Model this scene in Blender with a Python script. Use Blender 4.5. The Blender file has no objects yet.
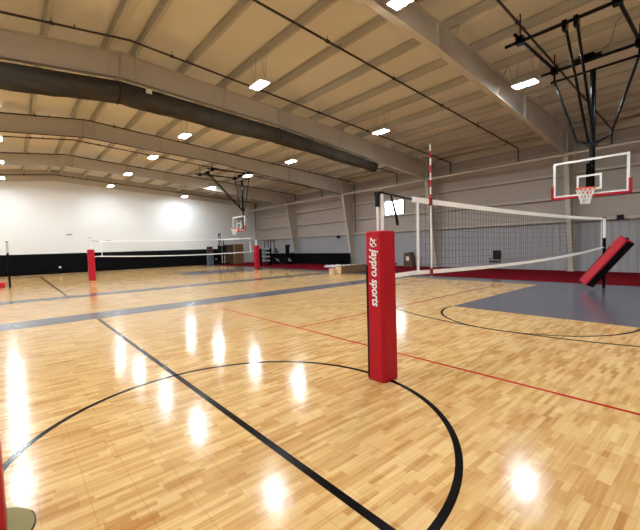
import bpy, bmesh, math, random
from mathutils import Vector, Matrix
random.seed(7)
sc = bpy.context.scene
col = sc.collection

# ------------------------------------------------------------------ camera
YAW, PITCH, ROLL = 0.7095, 0.05368, -0.02857
fw = Vector((math.sin(YAW)*math.cos(PITCH), math.cos(YAW)*math.cos(PITCH), -math.sin(PITCH)))
rt = Vector((math.cos(YAW), -math.sin(YAW), 0)); up = rt.cross(fw)
r2 = rt*math.cos(ROLL)+up*math.sin(ROLL); u2 = -rt*math.sin(ROLL)+up*math.cos(ROLL)
cam = bpy.data.cameras.new('camera'); cam.sensor_width = 36; cam.lens = 360.56/640*36
cam.clip_end = 200; cam.clip_start = 0.05
co = bpy.data.objects.new('camera', cam); col.objects.link(co)
M3 = Matrix((r2, u2, -fw)).transposed()
co.matrix_world = Matrix.Translation((0, 0, 1.6325)) @ M3.to_4x4()
sc.camera = co
# ------------------------------------------------------------------ world, exposure
w = bpy.data.worlds.new('world'); sc.world = w; w.use_nodes = True
w.node_tree.nodes['Background'].inputs[0].default_value = (0.75, 0.85, 1, 1)
w.node_tree.nodes['Background'].inputs[1].default_value = 1.0
sc.view_settings.view_transform = 'Standard'; sc.view_settings.look = 'None'
sc.view_settings.gamma = 1; sc.view_settings.use_curve_mapping = False
sc.view_settings.exposure = 0.20
LAMP = 280.0          # emission of the high bay lenses
WINDOW = 9.0
LAMP_COL = (0.88, 0.96, 1.0)

# ------------------------------------------------------------------ building numbers
XR, XL = 21.3, -15.3           # side walls
YB, YF = -9.8, 35.4            # end walls
RIDGE = 3.0
def ztop(x): return 7.92 - (0.070 if x > RIDGE else 0.105)*abs(x-RIDGE)          # top of the rafters
DECK = 0.25
FRAMES = [-2.15, 5.43, 12.95, 20.5, 28.1]
XH = 1.55                       # half-court line
YC, YC2 = 2.92, 24.25           # centre of the two courts
XBASE, XAPR = 14.47, 15.6

# ------------------------------------------------------------------ materials
MATS = {}
def mat(name, c, rough=0.6, metal=0.0, noise=0.0, nscale=6.0, bump=0.0, bscale=40.0, spec=0.5, coat=0.0, aniso=None):
    if name in MATS: return MATS[name]
    m = bpy.data.materials.new(name); m.use_nodes = True; nt = m.node_tree; b = nt.nodes['Principled BSDF']
    b.inputs['Base Color'].default_value = (*c, 1); b.inputs['Roughness'].default_value = rough
    b.inputs['Metallic'].default_value = metal; b.inputs['Specular IOR Level'].default_value = spec
    b.inputs['Coat Weight'].default_value = coat
    tc = nt.nodes.new('ShaderNodeTexCoord')
    mp = nt.nodes.new('ShaderNodeMapping'); nt.links.new(tc.outputs['Object'], mp.inputs[0])
    if aniso: mp.inputs['Scale'].default_value = aniso
    if noise > 0:
        n = nt.nodes.new('ShaderNodeTexNoise'); n.inputs['Scale'].default_value = nscale; n.inputs['Detail'].default_value = 4
        nt.links.new(mp.outputs[0], n.inputs['Vector'])
        mx = nt.nodes.new('ShaderNodeMix'); mx.data_type = 'RGBA'
        mx.inputs['A'].default_value = (*[v*(1-noise) for v in c], 1)
        mx.inputs['B'].default_value = (*[min(1, v*(1+noise)) for v in c], 1)
        nt.links.new(n.outputs['Fac'], mx.inputs['Factor']); nt.links.new(mx.outputs['Result'], b.inputs['Base Color'])
    if bump > 0:
        n2 = nt.nodes.new('ShaderNodeTexNoise'); n2.inputs['Scale'].default_value = bscale; n2.inputs['Detail'].default_value = 3
        nt.links.new(mp.outputs[0], n2.inputs['Vector'])
        bp = nt.nodes.new('ShaderNodeBump'); bp.inputs['Strength'].default_value = bump; bp.inputs['Distance'].default_value = 0.02
        nt.links.new(n2.outputs['Fac'], bp.inputs['Height']); nt.links.new(bp.outputs[0], b.inputs['Normal'])
    MATS[name] = m; return m
def emis(name, c, s):
    m = bpy.data.materials.new(name); m.use_nodes = True; b = m.node_tree.nodes['Principled BSDF']
    b.inputs['Base Color'].default_value = (*c, 1); b.inputs['Emission Color'].default_value = (*c, 1)
    b.inputs['Emission Strength'].default_value = s; MATS[name] = m; return m

def wood_material():
    m = bpy.data.materials.new('maple_court'); m.use_nodes = True; nt = m.node_tree; b = nt.nodes['Principled BSDF']
    N = nt.nodes.new; L = nt.links.new
    def math_(op, a, bb=None, c=None):
        n = N('ShaderNodeMath'); n.operation = op
        for i, v in enumerate((a, bb, c)):
            if v is None: continue
            if isinstance(v, (int, float)): n.inputs[i].default_value = v
            else: L(v, n.inputs[i])
        return n.outputs[0]
    g = N('ShaderNodeNewGeometry'); s = N('ShaderNodeSeparateXYZ'); L(g.outputs['Position'], s.inputs[0])
    X, Y = s.outputs[0], s.outputs[1]
    def planks(wid, ln, seed):
        row = math_('FLOOR', math_('DIVIDE', Y, wid))
        wn = N('ShaderNodeTexWhiteNoise'); wn.noise_dimensions = '1D'; L(math_('ADD', row, seed), wn.inputs['W'])
        u = math_('ADD', math_('DIVIDE', X, ln), math_('MULTIPLY', wn.outputs['Value'], 13.0))
        cl = math_('FLOOR', u)
        cb = N('ShaderNodeCombineXYZ'); L(row, cb.inputs[0]); L(cl, cb.inputs[1]); cb.inputs[2].default_value = seed
        w2 = N('ShaderNodeTexWhiteNoise'); w2.noise_dimensions = '3D'; L(cb.outputs[0], w2.inputs['Vector'])
        return w2.outputs['Value']
    p1 = planks(0.043, 0.30, 3.3)
    p2 = planks(0.13, 0.26, 8.1)
    # grain, stretched along the boards
    cb = N('ShaderNodeCombineXYZ'); L(math_('MULTIPLY', X, 2.2), cb.inputs[0]); L(math_('MULTIPLY', Y, 55.0), cb.inputs[1]); L(math_('MULTIPLY', p1, 30.0), cb.inputs[2])
    gr = N('ShaderNodeTexNoise'); gr.inputs['Scale'].default_value = 1.0; gr.inputs['Detail'].default_value = 4; L(cb.outputs[0], gr.inputs['Vector'])
    big = N('ShaderNodeTexNoise'); big.inputs['Scale'].default_value = 0.5; L(g.outputs['Position'], big.inputs['Vector'])
    f = math_('ADD', math_('ADD', math_('MULTIPLY', p1, 0.38), math_('MULTIPLY', p2, 0.20)), math_('MULTIPLY', gr.outputs['Fac'], 0.52))
    f = math_('ADD', f, math_('MULTIPLY', big.outputs['Fac'], 0.10))
    rp = N('ShaderNodeValToRGB'); L(f, rp.inputs[0]); e = rp.color_ramp.elements
    e[0].position = 0.18; e[0].color = (0.73, 0.51, 0.25, 1)
    e[1].position = 0.95; e[1].color = (0.40, 0.185, 0.055, 1)
    k = e.new(0.5); k.color = (0.62, 0.395, 0.165, 1)
    k = e.new(0.75); k.color = (0.51, 0.28, 0.098, 1)
    # tile seams
    def seam(c, off, per, wd):
        fr = math_('FRACT', math_('DIVIDE', math_('ADD', c, off), per))
        return math_('LESS_THAN', fr, wd/per)
    sm = math_('ADD', math_('MULTIPLY', seam(X, 0.21, 0.26, 0.0032), 0.42), math_('MULTIPLY', seam(Y, 0.08, 0.26, 0.0024), 0.16))
    mx = N('ShaderNodeMix'); mx.data_type = 'RGBA'; L(sm, mx.inputs['Factor']); L(rp.outputs[0], mx.inputs['A']); mx.inputs['B'].default_value = (0.16, 0.08, 0.03, 1)
    L(mx.outputs['Result'], b.inputs['Base Color'])
    rn = N('ShaderNodeTexNoise'); rn.inputs['Scale'].default_value = 3.0; rn.inputs['Detail'].default_value = 3; L(g.outputs['Position'], rn.inputs['Vector'])
    L(math_('ADD', math_('MULTIPLY', rn.outputs['Fac'], 0.07), 0.115), b.inputs['Roughness'])
    b.inputs['Specular IOR Level'].default_value = 0.20
    bn = N('ShaderNodeTexNoise'); bn.inputs['Scale'].default_value = 9.0; bn.inputs['Detail'].default_value = 2; L(g.outputs['Position'], bn.inputs['Vector'])
    bp = N('ShaderNodeBump'); bp.inputs['Strength'].default_value = 0.12; bp.inputs['Distance'].default_value = 0.01
    L(bn.outputs['Fac'], bp.inputs['Height']); L(bp.outputs[0], b.inputs['Normal'])
    return m
def corrugated(name, c, period, axis, depth=0.25, rough=0.5):
    m = bpy.data.materials.new(name); m.use_nodes = True; nt = m.node_tree; b = nt.nodes['Principled BSDF']
    N = nt.nodes.new; L = nt.links.new
    g = N('ShaderNodeNewGeometry'); s = N('ShaderNodeSeparateXYZ'); L(g.outputs['Position'], s.inputs[0])
    d = N('ShaderNodeMath'); d.operation = 'DIVIDE'; L(s.outputs[axis], d.inputs[0]); d.inputs[1].default_value = period
    f = N('ShaderNodeMath'); f.operation = 'FRACT'; L(d.outputs[0], f.inputs[0])
    rp = N('ShaderNodeValToRGB'); L(f.outputs[0], rp.inputs[0]); e = rp.color_ramp.elements
    e[0].position = 0.0; e[0].color = (1, 1, 1, 1); e[1].position = 1.0; e[1].color = (1, 1, 1, 1)
    for p_, v in ((0.12, 1), (0.2, 0), (0.85, 0), (0.93, 1)):
        k = e.new(p_); k.color = (v, v, v, 1)
    bp = N('ShaderNodeBump'); bp.inputs['Strength'].default_value = 1; bp.inputs['Distance'].default_value = depth*0.1
    L(rp.outputs[0], bp.inputs['Height']); L(bp.outputs[0], b.inputs['Normal'])
    n = N('ShaderNodeTexNoise'); n.inputs['Scale'].default_value = 0.8; L(g.outputs['Position'], n.inputs['Vector'])
    mx = N('ShaderNodeMix'); mx.data_type = 'RGBA'; L(n.outputs['Fac'], mx.inputs['Factor'])
    mx.inputs['A'].default_value = (*[v*0.92 for v in c], 1); mx.inputs['B'].default_value = (*[v*1.06 for v in c], 1)
    L(mx.outputs['Result'], b.inputs['Base Color']); b.inputs['Roughness'].default_value = rough
    return m

WOOD = wood_material()
GREY = mat('grey_court_paint', (0.092, 0.093, 0.115), 0.2, noise=0.06, nscale=3, spec=0.3)
BLACKLINE = mat('black_line_paint', (0.002, 0.002, 0.003), 0.16, spec=0.14)
REDLINE = mat('red_line_paint', (0.42, 0.012, 0.010), 0.25, spec=0.3)
REDMAT = mat('red_mat_rubber', (0.155, 0.004, 0.009), 0.9, noise=0.15, nscale=4, spec=0.03)
WHITEWALL = mat('white_drywall', (0.78, 0.78, 0.77), 0.85, noise=0.02, nscale=0.6)
BLACKPAD = mat('black_panel', (0.002, 0.002, 0.003), 0.8, spec=0.1)
LINER = mat('insulation_liner', (0.42, 0.36, 0.32), 0.6, noise=0.07, nscale=1.3, bump=0.5, bscale=1.6)
ROOFLINER = mat('roof_liner', (0.66, 0.62, 0.54), 0.65, noise=0.05, nscale=1.0, bump=0.6, bscale=1.3)
PANEL = corrugated('ribbed_wall_panel', (0.36, 0.355, 0.37), 0.30, 1, 0.25)
STEEL = mat('tan_painted_steel', (0.54, 0.49, 0.42), 0.7, spec=0.15, noise=0.05, nscale=2)
STEELP = mat('tan_purlin_steel', (0.44, 0.405, 0.34), 0.7, spec=0.15, noise=0.05, nscale=2)
BLACKSTEEL = mat('black_steel', (0.002, 0.002, 0.003), 0.2, metal=0.0, spec=0.15)
PIPE = mat('dark_sprinkler_pipe', (0.035, 0.02, 0.018), 0.5)
CURTAIN = mat('charcoal_curtain', (0.055, 0.047, 0.036), 0.95, noise=0.55, nscale=2.5, bump=1.0, bscale=3.0, spec=0.05, aniso=(0.6, 2, 2))
REDPAD = mat('red_vinyl', (0.43, 0.003, 0.016), 0.45, spec=0.3, noise=0.12, nscale=6, bump=0.15, bscale=14)
BLACKVINYL = mat('black_vinyl', (0.003, 0.003, 0.003), 0.6, spec=0.2)
WHITE = mat('white_paint', (0.85, 0.85, 0.85), 0.4)
TAPE = mat('white_net_tape', (0.90, 0.90, 0.90), 0.7)
CORD = mat('black_net_cord', (0.02, 0.02, 0.02), 0.7)
CHROME = mat('brushed_aluminium', (0.62, 0.65, 0.68), 0.35, metal=0.6)
REDPAINT = mat('red_paint', (0.55, 0.02, 0.015), 0.4)
ORANGE = mat('orange_rim_paint', (0.75, 0.07, 0.02), 0.4)
NETWHITE = mat('white_hoop_net', (0.85, 0.84, 0.80), 0.7)
CARD = mat('brown_cardboard', (0.20, 0.115, 0.05), 0.85, noise=0.1, nscale=3)
CARD2 = mat('dark_cardboard', (0.11, 0.065, 0.035), 0.85, noise=0.1, nscale=3)
CARDEND = mat('pale_cardboard', (0.62, 0.44, 0.27), 0.85, noise=0.1, nscale=3)
PAPER = mat('white_label_paper', (0.75, 0.72, 0.66), 0.7)
BRASS = mat('olive_floor_plate', (0.20, 0.17, 0.045), 0.5, noise=0.1, nscale=8, spec=0.2)
BLACKRUB = mat('black_rubber', (0.003, 0.003, 0.003), 0.7, spec=0.2)
HOUSING = mat('white_lamp_housing', (0.7, 0.7, 0.7), 0.5)
WIRE = mat('hanger_wire', (0.25, 0.22, 0.18), 0.4, metal=0.5)
PLASTIC = mat('white_plastic_sheet', (0.75, 0.75, 0.74), 0.5)
MAROON = mat('maroon_fabric', (0.07, 0.018, 0.024), 0.8)
BLUEGREY = mat('blue_grey_plastic', (0.11, 0.13, 0.15), 0.5)
LENS = emis('lamp_lens', LAMP_COL, LAMP)
WINLIGHT = emis('daylight_pane', (0.80, 0.93, 1.0), WINDOW)
GLASS = bpy.data.materials.new('backboard_glass'); GLASS.use_nodes = True
_b = GLASS.node_tree.nodes['Principled BSDF']
_b.inputs['Base Color'].default_value = (0.92, 0.97, 0.96, 1); _b.inputs['Transmission Weight'].default_value = 1.0
_b.inputs['Roughness'].default_value = 0.02; _b.inputs['IOR'].default_value = 1.25

# ------------------------------------------------------------------ mesh helpers
class MB:
    def __init__(s): s.v = []; s.f = []; s.m = []; s.sm = []
    def add(s, vs, fs, mi=0, smooth=False):
        o = len(s.v); s.v += [tuple(v) for v in vs]
        for f in fs: s.f.append(tuple(i+o for i in f)); s.m.append(mi); s.sm.append(smooth)
    def box(s, x0, x1, y0, y1, z0, z1, mi=0):
        vs = [(x, y, z) for z in (z0, z1) for y in (y0, y1) for x in (x0, x1)]
        s.add(vs, [(0, 2, 3, 1), (4, 5, 7, 6), (0, 1, 5, 4), (2, 6, 7, 3), (0, 4, 6, 2), (1, 3, 7, 5)], mi)
    def bar(s, a, b, wx, wz, mi=0, upv=(0, 0, 1)):
        a = Vector(a); b = Vector(b); d = (b-a).normalized(); u = Vector(upv)
        if abs(d.dot(u)) > 0.95: u = Vector((0, 1, 0))
        r = d.cross(u).normalized(); u = r.cross(d)
        vs = []
        for p in (a, b):
            for sx, sz in ((-1, -1), (1, -1), (1, 1), (-1, 1)): vs.append(p+r*sx*wx/2+u*sz*wz/2)
        s.add(vs, [(0, 1, 2, 3), (7, 6, 5, 4), (0, 4, 5, 1), (1, 5, 6, 2), (2, 6, 7, 3), (3, 7, 4, 0)], mi)
    def tube(s, pts, r, n=10, mi=0, closed=False, cap=True, smooth=True):
        pts = [Vector(p) for p in pts]; k = len(pts)
        rr = r if isinstance(r, (list, tuple)) else [r]*k
        prev = None; rings = []
        for i, p in enumerate(pts):
            if closed: d = (pts[(i+1) % k]-pts[i-1]).normalized()
            else: d = (pts[min(i+1, k-1)]-pts[max(i-1, 0)]).normalized()
            if prev is None:
                u = Vector((0, 0, 1)) if abs(d.z) < 0.9 else Vector((1, 0, 0))
                a = d.cross(u).normalized()
            else: a = (prev-d*prev.dot(d)).normalized()
            prev = a; b2 = d.cross(a)
            rings.append([p+(a*math.cos(t)+b2*math.sin(t))*rr[i] for t in (2*math.pi*j/n for j in range(n))])
        vs = [v for R_ in rings for v in R_]; fs = []
        for i in range(k if closed else k-1):
            i2 = (i+1) % k
            for j in range(n): fs.append((i*n+j, i*n+(j+1) % n, i2*n+(j+1) % n, i2*n+j))
        s.add(vs, fs, mi, smooth)
        if cap and not closed:
            s.add(rings[0], [tuple(reversed(range(n)))], mi); s.add(rings[-1], [tuple(range(n))], mi)
    def prism(s, poly, axis, a, b, mi=0):
        # poly: list of 2D points in the two other axes, extruded along axis from a to b
        def P(q, t):
            if axis == 0: return (t, q[0], q[1])
            if axis == 1: return (q[0], t, q[1])
            return (q[0], q[1], t)
        n = len(poly); vs = [P(q, a) for q in poly]+[P(q, b) for q in poly]
        s.add(vs, [tuple(reversed(range(n))), tuple(range(n, 2*n))]+[(i, (i+1) % n, n+(i+1) % n, n+i) for i in range(n)], mi)
    def ringarc(s, cx, cy, r0, r1, a0, a1, z0, z1, n, mi=0):
        vs = []; fs = []
        for i in range(n+1):
            t = a0+(a1-a0)*i/n; c, d = math.cos(t), math.sin(t)
            vs += [(cx+r0*c, cy+r0*d, z0), (cx+r1*c, cy+r1*d, z0), (cx+r1*c, cy+r1*d, z1), (cx+r0*c, cy+r0*d, z1)]
        for i in range(n):
            a = i*4; b = a+4
            for q in range(4): fs.append((a+q, a+(q+1) % 4, b+(q+1) % 4, b+q))
        s.add(vs, fs, mi)
    def sphere(s, c, rx, ry, rz, nu=14, nv=8, mi=0, zc=-1.0):
        vs = []; fs = []
        for i in range(nv+1):
            t = -math.pi/2+math.pi*i/nv
            for j in range(nu):
                a = 2*math.pi*j/nu
                vs.append((c[0]+rx*math.cos(t)*math.cos(a), c[1]+ry*math.cos(t)*math.sin(a), c[2]+rz*max(zc, math.sin(t))))
        for i in range(nv):
            for j in range(nu): fs.append((i*nu+j, i*nu+(j+1) % nu, (i+1)*nu+(j+1) % nu, (i+1)*nu+j))
        s.add(vs, fs, mi, True)
    def build(s, name, mats, parent=None, bevel=0, fix=True):
        me = bpy.data.meshes.new(name); me.from_pydata(s.v, [], s.f)
        if not isinstance(mats, (list, tuple)): mats = [mats]
        for m in mats: me.materials.append(m)
        for p, mi, sm in zip(me.polygons, s.m, s.sm): p.material_index = mi; p.use_smooth = sm
        if fix:
            bm = bmesh.new(); bm.from_mesh(me); bmesh.ops.recalc_face_normals(bm, faces=bm.faces); bm.to_mesh(me); bm.free()
        me.update()
        o = bpy.data.objects.new(name, me); col.objects.link(o)
        if parent: o.parent = parent
        if bevel:
            md = o.modifiers.new('bevel', 'BEVEL'); md.width = bevel; md.segments = 2; md.limit_method = 'ANGLE'
        return o
def tag(o, label=None, cat=None, group=None, kind=None):
    if label: o['label'] = label
    if cat: o['category'] = cat
    if group: o['group'] = group
    if kind: o['kind'] = kind
    return o
def thing(name, label, cat, loc=(0, 0, 0), rz=0, group=None):
    o = bpy.data.objects.new(name, None); col.objects.link(o); o.location = loc; o.rotation_euler = (0, 0, rz)
    return tag(o, label, cat, group)
def struct(o, label=None): o['kind'] = 'structure'; 
def kids(o): return [c for c in bpy.data.objects if c.parent == o]
def copy_tree(o, parent=None):
    c = o.copy(); col.objects.link(c); c.parent = parent
    if parent: c.matrix_parent_inverse = o.matrix_parent_inverse
    for ch in kids(o): copy_tree(ch, c)
    return c
ORD = ['first', 'second', 'third', 'fourth', 'fifth', 'sixth', 'seventh', 'eighth', 'ninth', 'tenth', 'eleventh', 'twelfth', 'thirteenth']

# ------------------------------------------------------------------ floor with its painted court
fl = MB()
fl.box(XL, XAPR, YB, YF, -0.2, 0.0, 0)
fl.box(XAPR, XR, YB, YF, -0.2, 0.0, 4)
g0, g1 = 0.0, 0.0010
def ov(x0, x1, y0, y1, mi, top): fl.box(x0, x1, y0, y1, 0.0, top, mi)
T1, T2, T3 = 0.0012, 0.0024, 0.0036
ov(XL, XBASE, 10.24, 11.31, 1, T1)
ov(XL, XBASE, 15.68, 16.56, 1, T1)
ov(XL, XBASE, 31.9, 32.8, 1, T1)
ov(XBASE, XAPR, YB, YF, 1, T1)
for c in (YC, YC2):
    ov(XBASE-5.99, XBASE, c-1.81, c+1.81, 1, T1)
L = 0.05
ov(XH-0.032, XH+0.032, YC-7.32, 10.24, 2, T2)
ov(XH-0.05, XH+0.05, 16.56, 31.9, 2, T2)
fl.ringarc(XH, YC, 1.83-0.028, 1.83+0.028, 0, 2*math.pi, 0, T2, 120, 2)
for c in (YC,):
    fl.ringarc(XBASE-5.99, c, 1.80, 1.85, math.pi/2, 1.5*math.pi, 0, T2, 60, 2)
    fl.ringarc(12.67, c, 5.98, 6.03, math.pi/2, 1.5*math.pi, 0, T3, 120, 2)
    for sgn in (-1, 1):
        y = c+sgn*6.005; ov(12.67, XBASE, y-L/2, y+L/2, 2, T3)
        for q in (2.15, 3.2): ov(XBASE-q-0.1, XBASE-q, c+sgn*1.81-(0.2 if sgn < 0 else 0), c+sgn*1.81+(0.2 if sgn > 0 else 0), 2, T2)
R_ = 0.045
ov(4.30-R_/2, 4.30+R_/2, -6.2, 10.24, 3, T2)
ov(13.27-R_/2, 13.27+R_/2, 4.9, 10.24, 3, T2)
ov(4.30, 13.27, 5.75-R_/2, 5.75+R_/2, 3, T3)
ov(4.30, 13.27, -0.2-R_/2, -0.2+R_/2, 3, T3)
floor = fl.build('floor', [WOOD, GREY, BLACKLINE, REDLINE, GREY]); floor['kind'] = 'structure'
mt = MB(); mt.box(XAPR+0.01, 21.28, YB+0.1, YF-0.02, 0.0, 0.018)
tag(mt.build('sports_mat', REDMAT, bevel=0.004), 'long dark red mat flooring laid along the foot of the ribbed side wall', 'mat')

# ------------------------------------------------------------------ walls
def wallpoly(y0, y1, mi, mb):
    zt = lambda x: ztop(x)+DECK
    mb.prism([(XL-0.3, -0.2), (XR+0.3, -0.2), (XR+0.3, zt(XR)), (RIDGE, zt(RIDGE)), (XL-0.3, zt(XL))], 1, y0, y1, mi)
m = MB(); wallpoly(YF, YF+0.25, 0, m); wf = m.build('wall_far', WHITEWALL); struct(wf)
m = MB(); m.prism([(XL, ztop(XL)-0.6), (RIDGE, ztop(RIDGE)-0.6), (XR, ztop(XR)-0.6), (XR, ztop(XR)+DECK), (RIDGE, ztop(RIDGE)+DECK), (XL, ztop(XL)+DECK)], 1, YF-0.12, YF-0.002)
o = m.build('trim_1', STEEL); struct(o)
m = MB(); wallpoly(YB-0.25, YB, 0, m); o = m.build('wall_back', WHITEWALL); struct(o)
m = MB(); m.box(XL-0.25, XL, YB, YF, -0.2, ztop(XL)+DECK); o = m.build('wall_left', WHITEWALL); struct(o)
m = MB(); m.box(XL, 17.1, YF-0.05, YF-0.002, 0.0, 1.60, 0); o = m.build('baseboard_far', BLACKPAD); struct(o)
# right wall: with a window hole
WY0, WY1, WZ0, WZ1 = 15.55, 17.30, 3.66, 4.72
m = MB()
zt = ztop(XR)+DECK
m.box(XR, XR+0.25, YB, YF, -0.2, 2.45, 1)
m.box(XR, XR+0.25, YB, WY0, 2.45, zt, 0); m.box(XR, XR+0.25, WY1, YF, 2.45, zt, 0)
m.box(XR, XR+0.25, WY0, WY1, 2.45, WZ0, 0); m.box(XR, XR+0.25, WY0, WY1, WZ1, zt, 0)
wr = m.build('wall_right', [LINER, PANEL]); struct(wr)
# wall girts (Z sections), broken at the window
def girt(z, y0, y1, d=0.18, h=0.13):
    m = MB()
    m.box(XR-d, XR, y0, y1, z-0.008, z+0.008)
    m.box(XR-d, XR-d+0.01, y0, y1, z-0.008, z+h)
    m.box(XR-d, XR-d+0.05, y0, y1, z+h-0.008, z+h)
    return m.build('girt', STEEL, wr)
for z in (2.45, 3.55, 4.72, 5.9):
    if WZ0-0.12 < z < WZ1+0.05: girt(z+0.05, YB, YF)
    else: girt(z, YB, YF)
m = MB(); m.box(XR-0.22, XR, YB, YF, ztop(XR)-0.16, ztop(XR)+DECK-0.01); m.build('eave_strut', STEEL, wr)
# window
m = MB()
for a in ((WY0-0.09, WY0), (WY1, WY1+0.09)): m.box(XR-0.05, XR+0.25, a[0], a[1], WZ0-0.09, WZ1+0.09)
for a in ((WZ0-0.09, WZ0), (WZ1, WZ1+0.09)): m.box(XR-0.05, XR+0.25, WY0, WY1, a[0], a[1])
wn = m.build('window_1', mat('grey_window_frame', (0.22, 0.21, 0.21), 0.5)); struct(wn)
m = MB(); m.box(XR+0.12, XR+0.14, WY0, WY1, WZ0, WZ1); m.build('pane', WINLIGHT, wn)

# ------------------------------------------------------------------ ceiling deck
m = MB()
n = 24
m.prism([(XL-0.3, ztop(XL-0.3)+DECK), (RIDGE, ztop(RIDGE)+DECK), (XR+0.3, ztop(XR+0.3)+DECK), (XR+0.3, ztop(XR)+DECK+0.2), (RIDGE, ztop(RIDGE)+DECK+0.2), (XL-0.3, ztop(XL)+DECK+0.2)], 1, YB-0.25, YF+0.25)
ce = m.build('ceiling', ROOFLINER); struct(ce)

# purlins, one by one
def purlin_mb(side):
    m = MB(); h = DECK-0.02; s = -1
    m.prism([(0, 0.0), (0.012*s, 0.0), (0.012*s, h), (0, h)], 1, YB, YF-0.13)
    m.prism([(0, 0.0), (0, 0.010), (-0.08*s, 0.010), (-0.08*s, 0.0)], 1, YB, YF-0.13)
    m.prism([(-0.08*s, 0), (-0.088*s, 0), (-0.088*s, 0.03), (-0.08*s, 0.03)], 1, YB, YF-0.13)
    m.prism([(0, h-0.010), (0, h), (0.07*s, h), (0.07*s, h-0.010)], 1, YB, YF-0.13)
    return m
PX = []
for side, nm in ((1, 'right'), (-1, 'left')):
    p0 = purlin_mb(side).build('purlin', STEELP)
    for k in range(12):
        x = RIDGE+side*(0.40+1.52*k)
        if side < 0 and x < XL+0.3: continue
        o = p0 if k == 0 else p0.copy()
        if k: col.objects.link(o)
        o.location = (x, 0, ztop(x)+0.004); PX.append(x)
        tag(o, 'tan roof purlin running the length of the hall, %s to the %s of the ridge' % (ORD[k], nm), 'roof beam', 'roof purlins')

# ------------------------------------------------------------------ steel frames
def zbot(x):
    d = abs(x-RIDGE)
    if x < RIDGE: return 7.13-0.088*d if d < 15 else 7.13-0.088*15-(d-15)*0.25
    pts = [(0, 7.13), (6, 6.80), (17.1, 5.62), (18.3, 5.5)]
    for (a, za), (b, zb) in zip(pts, pts[1:]):
        if d <= b: return za+(zb-za)*(d-a)/(b-a)
    return pts[-1][1]
def frame():
    t = thing('steel_frame', 'x', 'roof beam')
    for s in (1, -1):
        X = lambda d: RIDGE+s*d
        ds = [0, 2, 4, 6, 9, 12, 15, 17.1]
        m = MB()
        poly = [(X(d), ztop(X(d))-0.01) for d in ds]+[(X(18.28), ztop(X(18.28))-0.01), (X(18.28), 5.5), (X(17.1), 5.5)]+[(X(d), zbot(X(d))) for d in reversed(ds[:-1])]
        m.prism(poly, 1, -0.006, 0.006)
        for a, b in zip(ds, ds[1:]):
            m.bar((X(a), 0, zbot(X(a))), (X(b), 0, zbot(X(b))), 0.20, 0.02)
        m.bar((X(0), 0, ztop(X(0))-0.012), (X(18.28), 0, ztop(X(18.28))-0.012), 0.20, 0.02)
        # stiffener plates
        for d in (0.01, 6, 12, 17.1): m.box(min(X(d)-0.006, X(d)+0.006), max(X(d)-0.006, X(d)+0.006), -0.09, 0.09, zbot(X(d)), ztop(X(d))-0.02)
        m.build('rafter', STEEL, t)
        m = MB()
        m.prism([(X(18.28), 0.02), (X(18.05), 0.02), (X(17.1), 5.5), (X(18.28), 5.5)], 1, -0.006, 0.006)
        m.bar((X(18.05), 0, 0.02), (X(17.1), 0, 5.56), 0.20, 0.022, upv=(1, 0, 0))
        m.box(min(X(18.28), X(18.26)), max(X(18.28), X(18.26)), -0.1, 0.1, 0.02, 6.6)
        m.box(min(X(17.9), X(18.28)), max(X(17.9), X(18.28)), -0.14, 0.14, 0.018, 0.04)
        m.build('column', STEEL, t)
    for k in range(0, 11, 2):
        for s in (1, -1):
            x = RIDGE+s*(0.40+1.52*k)
            if x < XL+1.5: continue
            m = MB(); m.bar((x, -0.08, zbot(x)+0.03), (x, -0.42, ztop(x)-0.002), 0.05, 0.012)
            m.build('flange_brace', STEELP, t)
    return t
f0 = frame()
FL = ['behind the viewer', 'in front of the near hoop, nearest in view', 'above the rolled curtain', 'second beyond the rolled curtain... ', '']
names = ['tan tapered steel roof frame closest to the back wall, overhead and behind the near net',
         'tan tapered steel roof frame landing just behind the near backboard',
         'tan tapered steel roof frame with the rolled dark curtain under it',
         'tan tapered steel roof frame next beyond the rolled curtain',
         'tan tapered steel roof frame closest to the white end wall']
for i, y in enumerate(FRAMES):
    o = f0 if i == 0 else copy_tree(f0)
    o.location = (0, y, 0); tag(o, names[i], 'roof beam', 'steel roof frames')
# long tube tying the columns at knee height
m = MB(); m.box(19.90, 20.02, YB, YF-0.13, 5.50, 5.62)
tag(m.build('tie_beam', STEEL, bevel=0.01), 'long tan tube tying the column tops together along the side wall', 'beam')

# ------------------------------------------------------------------ sprinkler pipes
m = MB(); m.tube([(-0.05, 0, 0), (0.05, 0, 0)], 0.05, 8); COUPLING = m.build('pipe_coupling', PIPE)
m = MB(); m.tube([(0, 0, 0), (0, 0, 0.16)], 0.008, 6); PHANGER = m.build('pipe_hanger', PIPE)
m = MB(); m.tube([(0, 0, 0), (0, 0, 0.1)], 0.014, 6); HEAD = m.build('sprinkler_head', PIPE)
def sprinkler(y, label, dropz):
    t = thing('sprinkler_pipe', label, 'pipe', (0, y, 0), 0, 'sprinkler pipes under the roof')
    zz = lambda x: ztop(x)-0.16
    m = MB(); m.tube([(XL+0.5, 0, zz(XL+0.5)), (RIDGE, 0, zz(RIDGE)), (20.9, 0, zz(20.9)), (20.9, 0, zz(20.9)-0.1)], 0.032, 8)
    m.build('main_pipe', PIPE, t)
    m = MB(); m.tube([(20.9, 0, zz(20.9)), (20.9, 0, dropz)], 0.035, 8); m.build('drop_pipe', PIPE, t)
    for x in [RIDGE-14+3.04*k for k in range(11)]:
        for src, dx in ((COUPLING, 0), (PHANGER, 0), (HEAD, 0.5)):
            o = src.copy(); col.objects.link(o); o.parent = t; o.location = (x+dx, 0, zz(x+dx))
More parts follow.
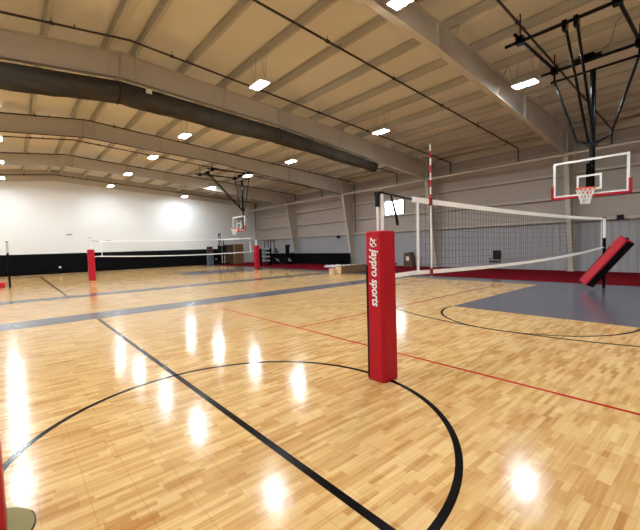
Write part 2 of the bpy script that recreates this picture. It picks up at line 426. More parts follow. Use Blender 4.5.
ys = [(0.1, 'dark sprinkler pipe nearest the back wall, overhead past the near hoop', 5.9),
      (3.87, 'dark sprinkler pipe passing behind the near basketball hoop frame', 5.75),
      (7.82, 'dark sprinkler pipe between the near hoop and the rolled curtain, nearer the hoop', 5.75),
      (11.72, 'dark sprinkler pipe just in front of the rolled curtain', 5.75),
      (15.8, 'dark sprinkler pipe just beyond the rolled curtain', 5.75),
      (19.9, 'dark sprinkler pipe in front of the frame next beyond the rolled curtain', 2.6),
      (23.8, 'dark sprinkler pipe over the far net', 5.75),
      (27.6, 'dark sprinkler pipe in front of the roof frame closest to the end wall', 5.75),
      (35.1, 'dark sprinkler pipe closest to the white end wall, dropping in its corner', 2.2)]
for a in ys: sprinkler(*a)
for o in (COUPLING, PHANGER, HEAD): bpy.data.objects.remove(o)
m = MB(); m.tube([(XL+0.5, 20.36, zbot(XL+0.5)-0.06), (RIDGE-6, 20.36, zbot(RIDGE-6)-0.06), (RIDGE, 20.36, zbot(RIDGE)-0.06), (RIDGE+6, 20.36, zbot(RIDGE+6)-0.06), (20.0, 20.36, zbot(20.0)-0.06)], 0.025, 8)  # dark tube added to stand for the shade under the rafter flange
tag(m.build('flange_shadow_line', PIPE), 'thin dark tube added as the shadow line under the flange of the frame beyond the rolled curtain', 'pipe')

# ------------------------------------------------------------------ rolled divider curtain
m = MB()
xs = [XL+1.5+i*0.30 for i in range(int((15.4-(XL+1.5))/0.30)+1)]
ry = [0.345-0.10*max(0, (x-7)/8.4)+0.008*math.sin(x*2.1)+random.uniform(-.006, .006) for x in xs]
m.tube([(x, 13.04, zbot(x)-0.09-r) for x, r in zip(xs, ry)], ry, 20)
t = thing('divider_curtain', 'charcoal divider curtain rolled up in a long bundle under the roof frame', 'curtain')
m.build('curtain_roll', CURTAIN, t)
for x in [XL+3+3.04*k for k in range(10)]:
    m = MB(); r = 0.353-0.10*max(0, (x-7)/8.4)
    zc = zbot(x)-0.09-0.345+0.10*max(0, (x-7)/8.4)
    m.tube([(x, 13.04+r*math.cos(a), zc+r*math.sin(a)) for a in [2*math.pi*j/24 for j in range(24)]], 0.012, 6, closed=True)
    m.build('strap', BLACKVINYL, t)
m = MB(); x = 3.75; m.box(x-0.09, x+0.09, 12.67, 12.71, zbot(x)-0.34, zbot(x)-0.22); m.build('care_label', PAPER, t)

# ------------------------------------------------------------------ high bay lights
def make_light():
    t = thing('ceiling_light', 'x', 'ceiling light')
    m = MB(); m.box(-0.18, 0.18, -0.34, 0.34, 0.0, 0.05); m.box(-0.06, 0.06, -0.25, 0.25, 0.05, 0.10)
    m.build('housing', HOUSING, t)
    for s in (-1, 1):
        m = MB(); m.box(-0.16, 0.16, min(s*0.03, s*0.32), max(s*0.03, s*0.32), -0.012, -0.001); m.build('lens', LENS, t)
    return t
def hang(t, x, z):
    for s in (-1, 1):
        m = MB(); top = ztop(x)+0.1-z
        m.tube([(0, s*0.3, 0.1), (0, s*0.15, top)], 0.006, 5); m.tube([(0, s*0.33, 0.05), (0, s*0.5, top)], 0.005, 5)
        m.build('hanger_wire', WIRE, t)
l0 = make_light(); first = True
ROWS = {12.55: (6.5, 'nearest the side wall', [-0.9, 4.5, 10.3, 16.9, 21.9, 27.6, 33.5]),
        6.35: (6.8, 'right of the ridge', [-1.0, 4.75, 10.1, 16.6, 21.4, 26.9, 32.5]),
        -0.14: (6.8, 'left of the ridge', [-1.0, 4.7, 10.1, 16.6, 21.6, 27.0, 32.6]),
        -6.3: (6.4, 'second left of the ridge', [-0.9, 4.5, 10.3, 16.9, 21.9, 27.6, 33.5]),
        -12.2: (5.8, 'by the left side wall', [4.5, 16.9, 27.6])}
for x, (z, nm, yl) in ROWS.items():
    for i, y in enumerate(yl):
        o = l0 if first else copy_tree(l0); 
        if first: LCH = list(kids(l0))
        first = False
        o.location = (x+(0.3 if x == 6.35 and i == 1 else 0), y, z)
        tag(o, 'bright high bay light, %s from the back in the row %s' % (ORD[i], nm), 'ceiling light', 'high bay lights')
for o in [o for o in bpy.data.objects if o.name.startswith('ceiling_light')]: hang(o, o.location.x, o.location.z)

# ------------------------------------------------------------------ basketball backstops
def backstop(yc):
    t = thing('basketball_backstop', 'x', 'basketball hoop', (0, yc, 0), 0, 'ceiling hung basketball hoops')
    zr = 6.92; xa, xc, hz = 10.65, 13.40, 6.60
    for x, nm in ((xa, 'rail'), (xc, 'rail')):
        m = MB(); m.tube([(x, -1.62, zr), (x, 1.40, zr)], 0.045, 8); m.build(nm, BLACKSTEEL, t)
    for s in (-1, 1):
        m = MB(); y = 1.02*s; m.tube([(xa-0.35, y, zr+0.05), (xc+0.2, y, zr+0.05)], 0.045, 8); m.build('cross_rail', BLACKSTEEL, t)
        for x in (xa, xc):
            m = MB(); m.box(x-0.09, x+0.09, y-0.09, y+0.09, zr-0.08, zr+0.12); m.build('clamp', BLACKSTEEL, t)
            m = MB(); m.tube([(x, y, zr+0.1), (x, y, ztop(x)+DECK-0.005)], 0.02, 6); m.build('hanger_rod', BLACKSTEEL, t)
        m = MB(); m.tube([(xc, y, zr), (xc, y, hz)], 0.03, 8); m.build('hinge_arm', BLACKSTEEL, t)
        m = MB(); m.tube([(xc, y, hz), (xc+0.0, 0.45*s, 4.72), (xc, 0.42*s, 4.60), (xc, 0.06*s, 4.45)], 0.034, 8); m.build('side_strut', BLACKSTEEL, t)
        m = MB(); m.tube([(xa+0.05, 0.12*s-0.12, zr-0.03), (xc-0.05, 0.07*s+0.03, 4.45)], 0.034, 8); m.build('folding_brace', BLACKSTEEL, t)
        m = MB(); m.box(xa-0.06, xa+0.12, 0.12*s-0.17, 0.12*s-0.07, zr-0.18, zr+0.06); m.build('brace_hinge', BLACKSTEEL, t)
        m = MB(); m.tube([(xc-0.9, 0.50*s-0.02, 5.98), (xc-0.93, 0.5*s, 6.02)], 0.02, 6)
    m = MB(); m.tube([(xc, -1.12, hz), (xc, 1.12, hz)], 0.038, 8); m.build('hinge_bar', BLACKSTEEL, t)
    m = MB(); m.tube([(xc, 0.02, hz), (xc, 0.02, 2.95)], 0.075, 14)
    m.box(xc-0.1, xc+0.1, -0.1, 0.14, 4.38, 4.52); m.build('mast', BLACKSTEEL, t)
    m = MB(); m.box(xc-0.12, xc+0.14, -0.02, 0.36, zr+0.0, zr+0.16); m.tube([(xc, 0.36, zr+0.08), (xc, 0.54, zr+0.08)], 0.08, 12)
    m.tube([(xc, -0.02, zr+0.08), (xc, -0.18, zr+0.08)], 0.06, 12); m.build('winch', BLACKSTEEL, t)
    m = MB(); m.tube([(xc-1.2, -0.85, ztop(xc)+0.1), (xc-1.1, -0.7, zr+0.3), (xc-0.6, -0.5, zr+0.05), (xc, -0.1, zr+0.1)], 0.008, 5); m.build('cable', PIPE, t)
    # backboard
    bx = 13.0; z0, z1 = 2.89, 3.96; hw = 0.915
    m = MB(); m.box(bx, bx+0.014, -hw+0.02, hw-0.02, z0+0.02, z1-0.02); bb = m.build('backboard', GLASS, t)
    bb['label'] = 'clear glass backboard'
    m = MB(); b = 0.062
    m.box(bx-0.012, bx+0.03, -hw, hw, z1-b, z1); m.box(bx-0.012, bx+0.03, -hw, hw, z0, z0+b)
    m.box(bx-0.012, bx+0.03, -hw, -hw+b, z0+b, z1-b); m.box(bx-0.012, bx+0.03, hw-b, hw, z0+b, z1-b)
    m.build('border_frame', WHITE, bb)
    m = MB(); c = 0.055; a0, a1 = z0+0.15, z0+0.15+0.45
    m.box(bx-0.006, bx-0.001, -0.305, 0.305, a1-c, a1); m.box(bx-0.006, bx-0.001, -0.305, 0.305, a0, a0+c)
    m.box(bx-0.006, bx-0.001, -0.305, -0.305+c, a0+c, a1-c); m.box(bx-0.006, bx-0.001, 0.305-c, 0.305, a0+c, a1-c)
    m.build('target_square', WHITE, bb)
    m = MB(); q = 0.055
    m.box(bx-0.03, bx+0.045, -hw-q, hw+q, z0-q, z0+0.012)
    for s in (-1, 1): m.box(bx-0.03, bx+0.045, min(s*(hw-0.012), s*(hw+q)), max(s*(hw-0.012), s*(hw+q)), z0-q, z0+0.36)
    m.build('edge_padding', REDPAD, t)['label'] = 'red vinyl edge padding'
    m = MB()
    m.box(bx+0.03, xc, -0.03, 0.07, 3.0, 3.10); m.box(bx+0.03, xc, -0.03, 0.07, 3.72, 3.80); m.box(bx+0.016, bx+0.04, -0.04, 0.08, 2.98, 3.82)
    m.build('mounting_bracket', BLACKSTEEL, t)
    # rim
    cx = bx-0.15-0.2286; rz_ = 3.05
    m = MB(); m.tube([(cx+0.2286*math.cos(a), 0.2286*math.sin(a), rz_) for a in [2*math.pi*j/32 for j in range(32)]], 0.020, 8, closed=True)
    m.box(bx-0.17, bx-0.01, -0.10, 0.10, rz_-0.012, rz_+0.006); m.box(bx-0.03, bx-0.012, -0.11, 0.11, rz_-0.16, rz_+0.03)
    m.bar((bx-0.03, 0.08, rz_-0.13), (cx+0.06, 0.2, rz_-0.01), 0.014, 0.014); m.bar((bx-0.03, -0.08, rz_-0.13), (cx+0.06, -0.2, rz_-0.01), 0.014, 0.014)
    rim = m.build('rim', ORANGE, t); rim['label'] = 'orange steel rim'
    m = MB(); nn = 12
    lv = [(0.225, rz_-0.015), (0.19, rz_-0.12), (0.150, rz_-0.24), (0.115, rz_-0.34), (0.11, rz_-0.43)]
    for j in range(nn):
        for d in (0.5, -0.5):
            pts = []
            for i, (r, z) in enumerate(lv):
                a = 2*math.pi*(j+d*i)/nn; pts.append((cx+r*math.cos(a), r*math.sin(a), z))
            m.tube(pts, 0.011, 5)
    for r, z in (lv[2], lv[4]):
        m.tube([(cx+r*math.cos(a), r*math.sin(a), z) for a in [2*math.pi*j/24 for j in range(24)]], 0.006, 5, closed=True)
    m.build('hoop_net', NETWHITE, rim)['label'] = 'white cord net'
    return t
b0 = backstop(YC); tag(b0, 'black framed ceiling hung hoop with glass backboard over the grey key', 'basketball hoop')
b1 = copy_tree(b0); b1.location = (0, YC2, 0)
tag(b1, 'smaller looking distant hoop hung beyond the far volleyball net', 'basketball hoop')

# ------------------------------------------------------------------ volleyball posts
def post(x, y, label, top=2.27, low=WHITE, s=1, ur=0.036, dx=0.0, dy=0.0, split=1.75):
    # s = +1 : the net is on the +x side
    t = thing('volleyball_post', label, 'net post', (x, y, 0), 0, 'volleyball posts')
    m = MB(); m.tube([(0, 0, 0.012), (0, 0, split)], 0.045, 14); m.tube([(0, 0, split-0.04), (0, 0, split)], 0.050, 14); m.build('lower_tube', BLACKSTEEL, t)['label'] = 'black lower tube'
    m = MB(); m.tube([(dx, dy, split), (dx, dy, top-0.03)], ur, 14); m.build('upper_tube', WHITE if low is WHITE else CHROME, t)['label'] = 'pale upper tube'
    m = MB(); m.tube([(dx, dy, top-0.03), (dx, dy, top)], ur*1.15, 14); m.build('cap', BLACKVINYL, t)
    return t
def pad(x, y, label, z0=0.03, lettering=False, w=0.275, h=1.78, seam=(-1, 1)):
    t = thing('post_pad', label, 'post padding', (x, y, z0), 0, 'red post pads')
    k = 0.035; a = w/2
    poly = [(-a+k, -a), (a-k, -a), (a, -a+k), (a, a-k), (a-k, a), (-a+k, a), (-a, a-k), (-a, -a+k)]
    m = MB(); 
    zs = [0, 0.012, h*0.33, h*0.66, h-0.012, h]; sc_ = [0.93, 1.03, 1.02, 1.0, 0.985, 0.93]
    vs = [(px*q, py*q, z) for z, q in zip(zs, sc_) for px, py in poly]; n = 8
    fs = [(i*n+j, i*n+(j+1) % n, (i+1)*n+(j+1) % n, (i+1)*n+j) for i in range(len(zs)-1) for j in range(n)]
    m.add(vs, fs+[tuple(reversed(range(n))), tuple(range((len(zs)-1)*n, len(zs)*n))])
    m.build('cover', REDPAD, t, bevel=0.008)
    # hook-and-loop closing strip down the far left edge
    m = MB(); m.box(-a-0.005, -a+0.02, a-k-0.022, a-k+0.004, 0.03, h-0.4); m.build('closing_strip', BLACKVINYL, t)
    if lettering:
        cu = bpy.data.curves.new('lettering', 'FONT'); cu.body = 'jaypro sports'; cu.size = 0.150; cu.extrude = 0.001; cu.offset = 0.0032
        cu.align_x = 'LEFT'; cu.shear = 0.18; cu.space_character = 0.98
        to = bpy.data.objects.new('tmp', cu); col.objects.link(to)
        dg = bpy.context.evaluated_depsgraph_get(); me = bpy.data.meshes.new_from_object(to.evaluated_get(dg))
        bpy.data.objects.remove(to); me.materials.clear(); me.materials.append(WHITE)
        lo = bpy.data.objects.new('lettering', me); col.objects.link(lo); lo.parent = t
        wx = max(v.co.x for v in me.vertices)
        sx = 0.665/wx
        Mx = Matrix(((0, 0, -1), (0, -1, 0), (-1, 0, 0)))        # columns: local x -> -z, local y -> -y, local z -> -x
        lo.matrix_local = Matrix.Translation((-a*1.02-0.004, 0.014, h-0.215)) @ Mx.to_4x4() @ Matrix.Diagonal((sx, 1.0, 1, 1))
        lo['label'] = 'white printed lettering'
        # round emblem with a leaping figure above the word
        m = MB(); xx = -a*1.01-0.004; cy, cz = -0.016, h-0.135
        R0 = 0.048
        m.tube([(xx, cy+R0*math.cos(q), cz+R0*math.sin(q)) for q in [math.radians(200+i*12) for i in range(18)]], [0.001+0.006*math.sin(math.pi*i/17) for i in range(18)], 6)
        for A, B, r in (((0.045, 0.045), (-0.01, 0.0), 0.007), ((-0.01, 0.0), (-0.045, -0.035), 0.006), ((-0.01, 0.0), (0.035, -0.03), 0.006), ((0.0, 0.01), (-0.045, 0.03), 0.005), ((0.02, 0.02), (0.03, 0.06), 0.005)):
            m.tube([(xx, cy+A[0], cz+A[1]), (xx, cy+B[0], cz+B[1])], r, 6)
        m.sphere((xx, cy-0.012, cz+0.03), 0.006, 0.011, 0.011)
        m.build('emblem', WHITE, t)
    return t
PX1, PY1 = 3.35, 2.79
# near post with its tensioner
t = post(PX1, PY1, 'white telescoping net post standing in the large lettered red pad', top=2.25, ur=0.020, dx=0.022, dy=-0.02)
m = MB(); m.tube([(-0.022, 0.012, 1.76), (-0.022, 0.012, 2.10)], 0.015, 10); m.build('guide_tube', WHITE, t)
m = MB(); m.box(-0.045, -0.010, -0.015, 0.03, 2.07, 2.24); m.tube([(-0.028, -0.02, 2.225), (-0.028, 0.035, 2.225)], 0.025, 12); m.build('pulley_block', BLACKVINYL, t)
m = MB(); m.tube([(0.0, -0.02, 1.77), (0.21, -0.02, 1.77)], 0.012, 8); m.build('hook', BLACKVINYL, t)
m = MB(); m.tube([(0.0, -0.02, 1.38), (0.27, -0.02, 1.38)], 0.014, 8); m.build('crank_handle', BLACKVINYL, t)
pad(PX1, PY1, 'large red pad lettered down one face, standing nearest on the centre circle', 0.005, True)
PX2 = 14.27
t = post(PX2, PY1, 'black net post with white top behind the tilted red pad', top=2.27, s=-1, split=1.62)
# tilted pad, slipped down beside the right post
tp = pad(14.0, 3.30, 'red pad slipped down and leaning beside the right hand post', 0.0, False, 0.33, 1.72)
yb, yt, zb, zt_ = 3.20, 2.28, 0.17, 1.44
tp.rotation_mode = 'QUATERNION'; tp.rotation_quaternion = (Matrix.Rotation(math.atan2(yb-yt, zt_-zb), 3, 'X') @ Matrix.Rotation(math.radians(-30), 3, 'Z')).to_quaternion(); tp.location = (13.97, yb, zb)
m = MB(); m.box(-0.145, 0.145, -0.178, -0.160, 0.02, 1.70); m.build('open_back', BLACKVINYL, tp)['label'] = 'black open back'
m = MB(); m.box(-0.02, 0.04, -0.02, 0.04, 1.70, 1.76); m.build('top_knob', BLACKVINYL, tp)
# near-left post with pad and plate
post(-0.245, 2.80, 'net post inside the red pad cut by the left edge of the picture')
pad(-0.245, 2.80, 'red pad cut off by the left edge of the picture', 0.012)
m = MB(); m.tube([(0, 0, 0.0), (0, 0, 0.008)], 0.275, 40); o = m.build('floor_plate', BRASS)
o.location = (-0.245, 2.80, 0); tag(o, 'round olive floor plate under the red pad at the left edge', 'floor plate')
m = MB(); m.ringarc(0, 0, 0.272, 0.278, -1.2, 0.35, 0, 0.010, 30); m.build('rim_strip', BLACKRUB, o)
# far court posts
YN2 = 24.15
post(3.52, YN2, 'slim net post in the distant red pad against the white wall', top=2.45)
pad(3.52, YN2, 'distant red pad standing against the white end wall at left', 0.005, w=0.32)
post(14.36, YN2, 'slim net post in the distant red pad beside the gym machines', s=-1)
pad(14.36, YN2, 'distant red pad standing beside the gym machines', 0.005, w=0.34)
post(-0.07, 23.35, 'bare black net post with silver top before the black wall panel', low=CHROME, ur=0.05, split=1.7)
# red pad lying on the floor at far left
tl = pad(-1.75, 23.6, 'red pad lying flat on the floor beside the bare black post', 0.0)
tl.rotation_euler = (0, math.radians(90), 0); tl.location = (-2.02, 23.5, 0.145)

# ------------------------------------------------------------------ volleyball nets
def net(x0, x1, y, label, ant=True, z_l=(1.24, 2.20), z_r=(1.32, 2.22), s0=PX1, s1=PX2):
    t = thing('volleyball_net', label, 'net', (0, y, 0), 0, 'volleyball nets')
    Ln = x1-x0
    top = lambda u: z_l[1]+(z_r[1]-z_l[1])*u-0.10*4*u*(1-u)*0.5
    bot = lambda u: z_l[0]+(z_r[0]-z_l[0])*u-0.10*4*u*(1-u)
    N = 24
    def strip(fz, h, nm):
        m = MB()
        for i in range(N):
            u0, u1 = i/N, (i+1)/N
            a, b = x0+Ln*u0, x0+Ln*u1
            vs = []
            for (xx, zz) in ((a, fz(u0)), (b, fz(u1))):
                vs += [(xx, -0.006, zz-h/2), (xx, 0.006, zz-h/2), (xx, 0.006, zz+h/2), (xx, -0.006, zz+h/2)]
            m.add(vs, [(0, 1, 5, 4), (1, 2, 6, 5), (2, 3, 7, 6), (3, 0, 4, 7)]+([(3, 2, 1, 0)] if i == 0 else [])+([(4, 5, 6, 7)] if i == N-1 else []))
        m.build(nm, TAPE, t)
    strip(top, 0.07, 'top_tape'); strip(bot, 0.055, 'bottom_tape')
    m = MB()
    nv = int(Ln/0.10)
    for i in range(1, nv):
        u = i/nv; x = x0+Ln*u; w_ = 0.0016
        m.box(x-w_, x+w_, -w_, w_, bot(u), top(u))
    for j in range(1, 10):
        q = j/10
        for i in range(N):
            u0, u1 = i/N, (i+1)/N
            za = bot(u0)*(1-q)+top(u0)*q; zb_ = bot(u1)*(1-q)+top(u1)*q
            m.bar((x0+Ln*u0, 0, za), (x0+Ln*u1, 0, zb_), 0.0024, 0.0024)
    m.build('netting', CORD, t)
    for u in (0.012, 0.992):
        m = MB(); x = x0+Ln*u; m.box(x-0.019, x+0.019, -0.009, 0.009, bot(u), top(u)); m.build('side_tape', TAPE, t)
    m = MB(); m.bar((s0+0.05, 0, top(0)+0.04), (x0, 0, top(0)), 0.010, 0.018); m.build('strap', BLACKVINYL, t)
    m = MB(); m.bar((s1-0.05, 0, top(1)+0.02), (x1, 0, top(1)), 0.012, 0.02); m.build('strap', CHROME, t)
    m = MB(); m.bar((s0+0.13, 0, bot(0)-0.01), (x0+0.01, 0, bot(0)), 0.012, 0.05); m.build('lower_strap', TAPE, t)
    m = MB(); m.bar((s1-0.04, 0, bot(1)), (x1, 0, bot(1)), 0.012, 0.025); m.build('lower_strap', TAPE, t)
    if ant:
        u = (4.41-x0)/Ln; x = 4.41
        a = thing('x', 'x', 'x'); bpy.data.objects.remove(a)
        m = MB(); zlo, zhi = bot(u)-0.06, 2.97
        m.tube([(x, -0.02, zlo), (x, -0.02, top(u))], 0.011, 8, 0)
        k = 8; zt0 = top(u)
        for i in range(k):
            m.tube([(x, -0.02, zt0+(zhi-zt0)*i/k), (x, -0.02, zt0+(zhi-zt0)*(i+1)/k)], 0.011 if i < 6 else 0.007, 8, (i+1) % 2)
        an = m.build('antenna', [WHITE, REDPAINT], t); an['label'] = 'red and white striped antenna'
        for zz in (top(u), bot(u)):
            m = MB(); m.box(x-0.018, x+0.018, -0.034, 0.012, zz-0.055, zz+0.05); m.build('antenna_clamp', mat('dark_red_vinyl', (0.22, 0.004, 0.010), 0.5), t)
    return t
net(4.0, 13.95, PY1, 'white taped volleyball net strung across the near court')
m = MB(); 
m.tube([(3.57, PY1, 2.22), (3.61, PY1-0.005, 2.1), (3.655, PY1-0.01, 1.97), (3.68, PY1-0.01, 1.86)], [0.012, 0.014, 0.018, 0.02], 6)
tag(m.build('loose_strap', BLACKVINYL), 'loose black strap end dangling between the near post and net', 'strap')
net(3.95, 13.9, YN2, 'white taped volleyball net strung across the far court', ant=False, z_l=(1.38, 2.24), z_r=(1.32, 2.34), s0=3.52, s1=14.36)

# ------------------------------------------------------------------ things along the walls
# black low panels in front of the side wall
m = MB(); m.box(20.68, 20.76, 20.42, YF-3.3, 0.02, 0.97); 
for k in range(12): m.box(20.665, 20.68, 20.5+1.03*k, 20.5+1.03*k+0.98, 0.04, 0.95)
tag(m.build('low_barrier', BLACKPAD, bevel=0.01), 'long low black barrier standing before the side wall columns', 'barrier')
# long cardboard box
t = thing('long_cardboard_box', 'long low brown cardboard box lying on the court beyond the lettered pad', 'box', (0, 0, 0))
m = MB(); m.box(14.15, 17.2, 14.65, 15.15, 0.002, 0.44); m.build('carton', CARD, t, bevel=0.008)
m = MB(); m.box(14.13, 14.152, 14.66, 15.14, 0.02, 0.42); m.build('end_panel', CARDEND, t)['label'] = 'pale cardboard end'
m = MB(); m.box(14.6, 17.0, 14.87, 14.93, 0.44, 0.443); m.build('packing_tape', PAPER, t)
m = MB(); m.box(13.85, 14.12, 15.0, 15.35, 0.002, 0.30); tag(m.build('small_carton', CARDEND, bevel=0.01), 'small pale carton at the left end of the long cardboard box', 'box')
# crumpled plastic
m = MB()
for q in range(9):
    m.sphere((17.9+q*0.24+random.uniform(-.05, .05), 20.0-q*0.33, 0.02), 0.30, 0.34, random.uniform(.14, .26), 10, 6, 0, 0.0)
tag(m.build('plastic_sheet', PLASTIC, fix=True), 'crumpled white plastic sheeting heaped on the red mat by the black barrier', 'plastic sheet')
# leaning small box by the wall column
t = thing('cardboard_box', 'upright brown carton with a pale label under the window wall', 'box', (20.75, 14.75, 0.02))
m = MB(); m.prism([(-0.36, 0), (0.36, 0), (0.28, 0.95), (-0.22, 1.0)], 0, -0.2, 0.2); m.build('carton', CARD2, t, bevel=0.01)
m = MB(); m.box(-0.206, -0.199, -0.12, 0.12, 0.42, 0.70); m.build('label_sticker', PAPER, t)
# black chair
t = thing('black_chair', 'small black chair by the ribbed wall seen through the near net', 'chair', (20.2, 8.75, 0.018))
m = MB(); m.box(-0.22, 0.22, -0.22, 0.22, 0.43, 0.50); m.build('seat', BLACKVINYL, t, bevel=0.02)
m = MB(); m.box(0.17, 0.23, -0.24, 0.2, 0.56, 1.08); m.build('backrest', BLACKVINYL, t, bevel=0.05)
for sx in (-1, 1):
    for sy in (-1, 1):
        m = MB(); m.tube([(0.18*sx, 0.18*sy, 0.44), (0.2*sx, 0.2*sy, 0.0)], 0.012, 8); m.build('leg', BLACKSTEEL, t)
m = MB(); m.tube([(0.2, 0.15, 0.45), (0.2, 0.15, 0.6)], 0.012, 8); m.tube([(0.2, -0.15, 0.45), (0.2, -0.15, 0.6)], 0.012, 8); m.build('back_post', BLACKSTEEL, t)
m = MB(); m.box(-0.16, 0.22, 0.24, 0.28, 0.60, 0.64); m.tube([(0.0, 0.25, 0.45), (0.0, 0.26, 0.62)], 0.012, 8); m.build('armrest', BLACKVINYL, t)
# small boxes on the wall
for (y, z, lb) in ((3.55, 2.52, 'small black speaker fixed to the side wall right of the near hoop'), (22.1, 2.30, 'small dark box fixed to the side wall above the black barrier')):
    t = thing('wall_speaker', lb, 'speaker', (XR, y, z), 0)
    m = MB(); m.box(-0.28, -0.17, -0.12, 0.12, -0.10, 0.12); m.build('cabinet', BLACKVINYL, t, bevel=0.01)
    m = MB(); m.box(-0.17, -0.002, -0.03, 0.03, -0.03, 0.03); m.build('bracket', BLACKSTEEL, t)
# outlets, signs on the end wall
for (x, z, lb, sz) in ((3.0, 0.50, 'small white outlet on the black panel of the end wall, left of the red pad', 0.07), (16.2, 0.55, 'small white outlet on the black panel near the cardboard sheets', 0.07)):
    t = thing('wall_outlet', lb, 'outlet', (x, YF-0.05, z)); m = MB(); m.box(-sz, sz, -0.02, -0.001, -sz, sz); m.build('cover_plate', WHITE, t, bevel=0.004)
    m = MB(); m.box(-0.02, 0.02, -0.024, -0.02, 0.01, 0.05); m.box(-0.02, 0.02, -0.024, -0.02, -0.05, -0.01); m.build('socket', BLACKVINYL, t)
for (x, z, lb) in ((3.75, 3.1, 'small grey vent plate on the white end wall left of the far red pad'), (6.5, 2.55, 'small grey plate on the white end wall above the far net')):
    t = thing('wall_plate', lb, 'wall plate', (x, YF-0.002, z)); m = MB(); m.box(-0.22, 0.22, -0.03, -0.001, -0.07, 0.07); m.build('plate', mat('pale_grey_plastic', (0.5, 0.5, 0.5), 0.5), t, bevel=0.01)
    m = MB()
    for k in range(3): m.box(-0.17, 0.17, -0.034, -0.03, -0.045+k*0.035, -0.03+k*0.035)
    m.build('louvre', BLUEGREY, t)

# cardboard sheets and cart by the end wall corner
for (x0, x1, y, h, mt_, lb) in ((16.75, 17.8, 34.4, 2.0, CARD2, 'dark brown cardboard sheet stack by the far corner, left of the paler one'), (17.6, 18.6, 33.9, 2.02, CARD, 'tall brown cardboard carton by the far corner, right of the darker one')):
    t = thing('tall_carton', lb, 'box'); m = MB(); m.box(x0, x1, y, y+0.35, 0.018, h); m.build('carton', mt_, t, bevel=0.015)
    m = MB(); m.box((x0+x1)/2-0.03, (x0+x1)/2+0.03, y-0.004, y, 0.05, h-0.03); m.build('packing_tape', CARD2 if mt_ is CARD else CARD, t)
t = thing('equipment_cart', 'black equipment cart with tall upright poles by the far corner', 'cart', (15.95, 33.6, 0.004))
m = MB(); m.box(-0.7, 0.8, -0.3, 0.3, 0.12, 0.2); m.build('platform', BLACKSTEEL, t)
for sx in (-0.6, 0.7):
    for sy in (-0.22, 0.22):
        m = MB(); m.tube([(sx, sy-0.02, 0.06), (sx, sy+0.02, 0.06)], 0.06, 12); m.build('wheel', BLACKRUB, t)
for (x, y, tx, h, mm) in ((-0.35, 0, -0.3, 2.0, BLACKSTEEL), (-0.1, 0.1, -0.15, 3.05, BLACKSTEEL), (0.2, 0, -0.05, 3.0, BLACKSTEEL), (0.05, -0.1, 0.03, 2.0, CHROME), (0.35, 0.05, 0.3, 2.4, BLACKSTEEL), (0.3, -0.1, 0.32, 1.3, CHROME)):
    m = MB(); m.tube([(x, y, 0.2), (tx, y, h)], 0.045, 8); m.build('upright_pole', mm, t)
m = MB(); m.box(-0.3, 0.45, -0.05, 0.05, 1.0, 1.08); m.box(-0.3, 0.45, -0.05, 0.05, 1.8, 1.86); m.box(-0.22, 0.0, -0.06, 0.06, 2.98, 3.1); m.build('cross_bar', BLACKSTEEL, t)
m = MB(); m.box(-0.3, 0.5, -0.14, 0.14, 0.9, 1.9); m.build('bag', BLACKVINYL, t, bevel=0.05)
t = thing('folded_chair_stack', 'maroon and grey folded gear leaning left of the equipment cart', 'folded gear', (15.3, 34.8, 0.004))
m = MB(); m.box(-0.28, 0.28, -0.15, 0.15, 1.0, 1.85); m.build('maroon_cover', MAROON, t, bevel=0.06)
m = MB(); m.box(-0.3, 0.3, -0.2, 0.2, 0.0, 0.98); m.build('base_bin', BLUEGREY, t, bevel=0.05)

# gym machines beside the far pad
def rack(x, y, lb):
    t = thing('squat_rack', lb, 'gym machine', (x, y, 0.018))
    for sx in (-0.55, 0.55):
        for sy in (-0.5, 0.5):
            m = MB(); m.box(sx-0.04, sx+0.04, sy-0.04, sy+0.04, 0.04, 2.25); m.build('upright', BLACKSTEEL, t)
        m = MB(); m.box(sx-0.04, sx+0.04, -0.6, 0.6, 0.0, 0.08); m.build('foot', BLACKSTEEL, t)
    m = MB(); m.box(-0.6, 0.6, -0.54, -0.46, 2.25, 2.33); m.box(-0.6, 0.6, 0.46, 0.54, 2.25, 2.33); m.box(-0.59, -0.51, -0.5, 0.5, 2.25, 2.33); m.box(0.51, 0.59, -0.5, 0.5, 2.25, 2.33); m.build('top_frame', mat('rust_brown_paint', (0.12, 0.04, 0.03), 0.5), t)
    m = MB(); m.tube([(-1.0, -0.56, 1.35), (1.0, -0.56, 1.35)], 0.016, 8); m.build('barbell', CHROME, t)
    for sx in (-0.85, -0.78, 0.78, 0.85):
        m = MB(); m.tube([(sx-0.02, -0.56, 1.35), (sx+0.02, -0.56, 1.35)], 0.21, 20); m.build('weight_plate', BLACKRUB, t)
    return t
sq = rack(18.25, 28.35, 'black squat rack with a loaded barbell right of the far red pad'); sq.scale = (0.6, 0.6, 0.95)
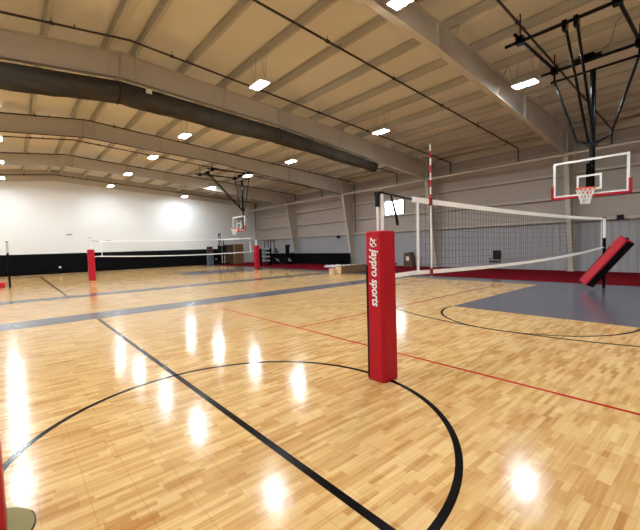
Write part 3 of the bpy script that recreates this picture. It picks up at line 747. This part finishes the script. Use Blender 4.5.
def bike(x, y, rz, lb):
    t = thing('exercise_bike', lb, 'gym machine', (x, y, 0.018), rz)
    m = MB(); m.bar((-0.5, 0, 0.05), (0.5, 0, 0.05), 0.08, 0.08); m.box(-0.55, -0.47, -0.25, 0.25, 0, 0.07); m.box(0.47, 0.55, -0.25, 0.25, 0, 0.07)
    m.bar((-0.3, 0, 0.05), (-0.25, 0, 0.95), 0.07, 0.07); m.bar((0.35, 0, 0.1), (0.25, 0, 1.15), 0.07, 0.07); m.bar((-0.28, 0, 0.5), (0.3, 0, 0.65), 0.07, 0.07); m.build('frame', BLACKSTEEL, t)
    m = MB(); m.tube([(0.42, -0.03, 0.36), (0.42, 0.03, 0.36)], 0.27, 26); m.build('flywheel', BLACKRUB, t)
    m = MB(); m.sphere((-0.26, 0, 1.0), 0.16, 0.11, 0.05); m.build('saddle', BLACKVINYL, t)
    m = MB(); m.tube([(0.2, -0.22, 1.2), (0.26, 0, 1.15), (0.2, 0.22, 1.2)], 0.02, 8); m.tube([(0.2, -0.22, 1.2), (0.42, -0.22, 1.28)], 0.02, 8); m.tube([(0.2, 0.22, 1.2), (0.42, 0.22, 1.28)], 0.02, 8); m.build('handlebar', BLACKSTEEL, t)
    m = MB(); m.tube([(0.05, -0.12, 0.36), (0.05, 0.12, 0.36)], 0.09, 14); m.box(0.0, 0.12, -0.24, -0.12, 0.2, 0.23); m.box(0.0, 0.12, 0.12, 0.24, 0.5, 0.53); m.build('crank', CHROME, t)
    return t
bike(19.35, 28.75, 0.9, 'black exercise bike just right of the squat rack')
bike(19.6, 27.0, 1.9, 'black exercise bike second to the right of the squat rack')
t = thing('cable_machine', 'tall narrow black cable machine at the right end of the gym machines', 'gym machine', (20.3, 28.4, 0.018))
m = MB(); m.box(-0.3, 0.3, -0.25, 0.25, 0, 0.08); m.build('base', BLACKSTEEL, t)
m = MB(); m.box(-0.16, 0.16, -0.12, 0.12, 0.08, 1.75); m.build('tower', BLACKSTEEL, t, bevel=0.02)
m = MB(); m.box(-0.2, 0.2, -0.2, 0.1, 1.62, 1.78); m.build('console', BLACKVINYL, t, bevel=0.02)
t = thing('dumbbell_rack', 'low rack of pale dumbbells close to the far red pad', 'dumbbell rack', (17.1, 27.3, 0.018))
m = MB()
for z in (0.3, 0.65, 1.0, 1.35): m.box(-0.5, 0.5, -0.2, 0.2, z, z+0.04)
m.box(-0.52, -0.47, -0.22, 0.22, 0, 1.5); m.box(0.47, 0.52, -0.22, 0.22, 0, 1.5); m.build('shelf_frame', BLACKSTEEL, t)
dpos = [(x, z) for z in (0.34, 0.69, 1.04, 1.39) for x in (-0.33, 0, 0.33)]
m = MB(); m.tube([(0, -0.14, 0), (0, -0.06, 0)], 0.08, 12); m.tube([(0, 0.06, 0), (0, 0.14, 0)], 0.08, 12); m.tube([(0, -0.1, 0), (0, 0.1, 0)], 0.018, 8)
d0 = m.build('dumbbell', mat('pale_grey_rubber', (0.5, 0.5, 0.5), 0.5))
rown = ['bottom', 'second', 'third', 'top']; cn = ['left', 'middle', 'right']
for i, (x, z) in enumerate(dpos):
    o = d0 if i == 0 else d0.copy()
    if i: col.objects.link(o)
    o.location = (17.1+x, 27.3, 0.018+z+0.083)
    tag(o, 'pale grey dumbbell on the %s shelf of the rack, %s one' % (rown[i//3], cn[i % 3]), 'dumbbell', 'dumbbells on the rack')
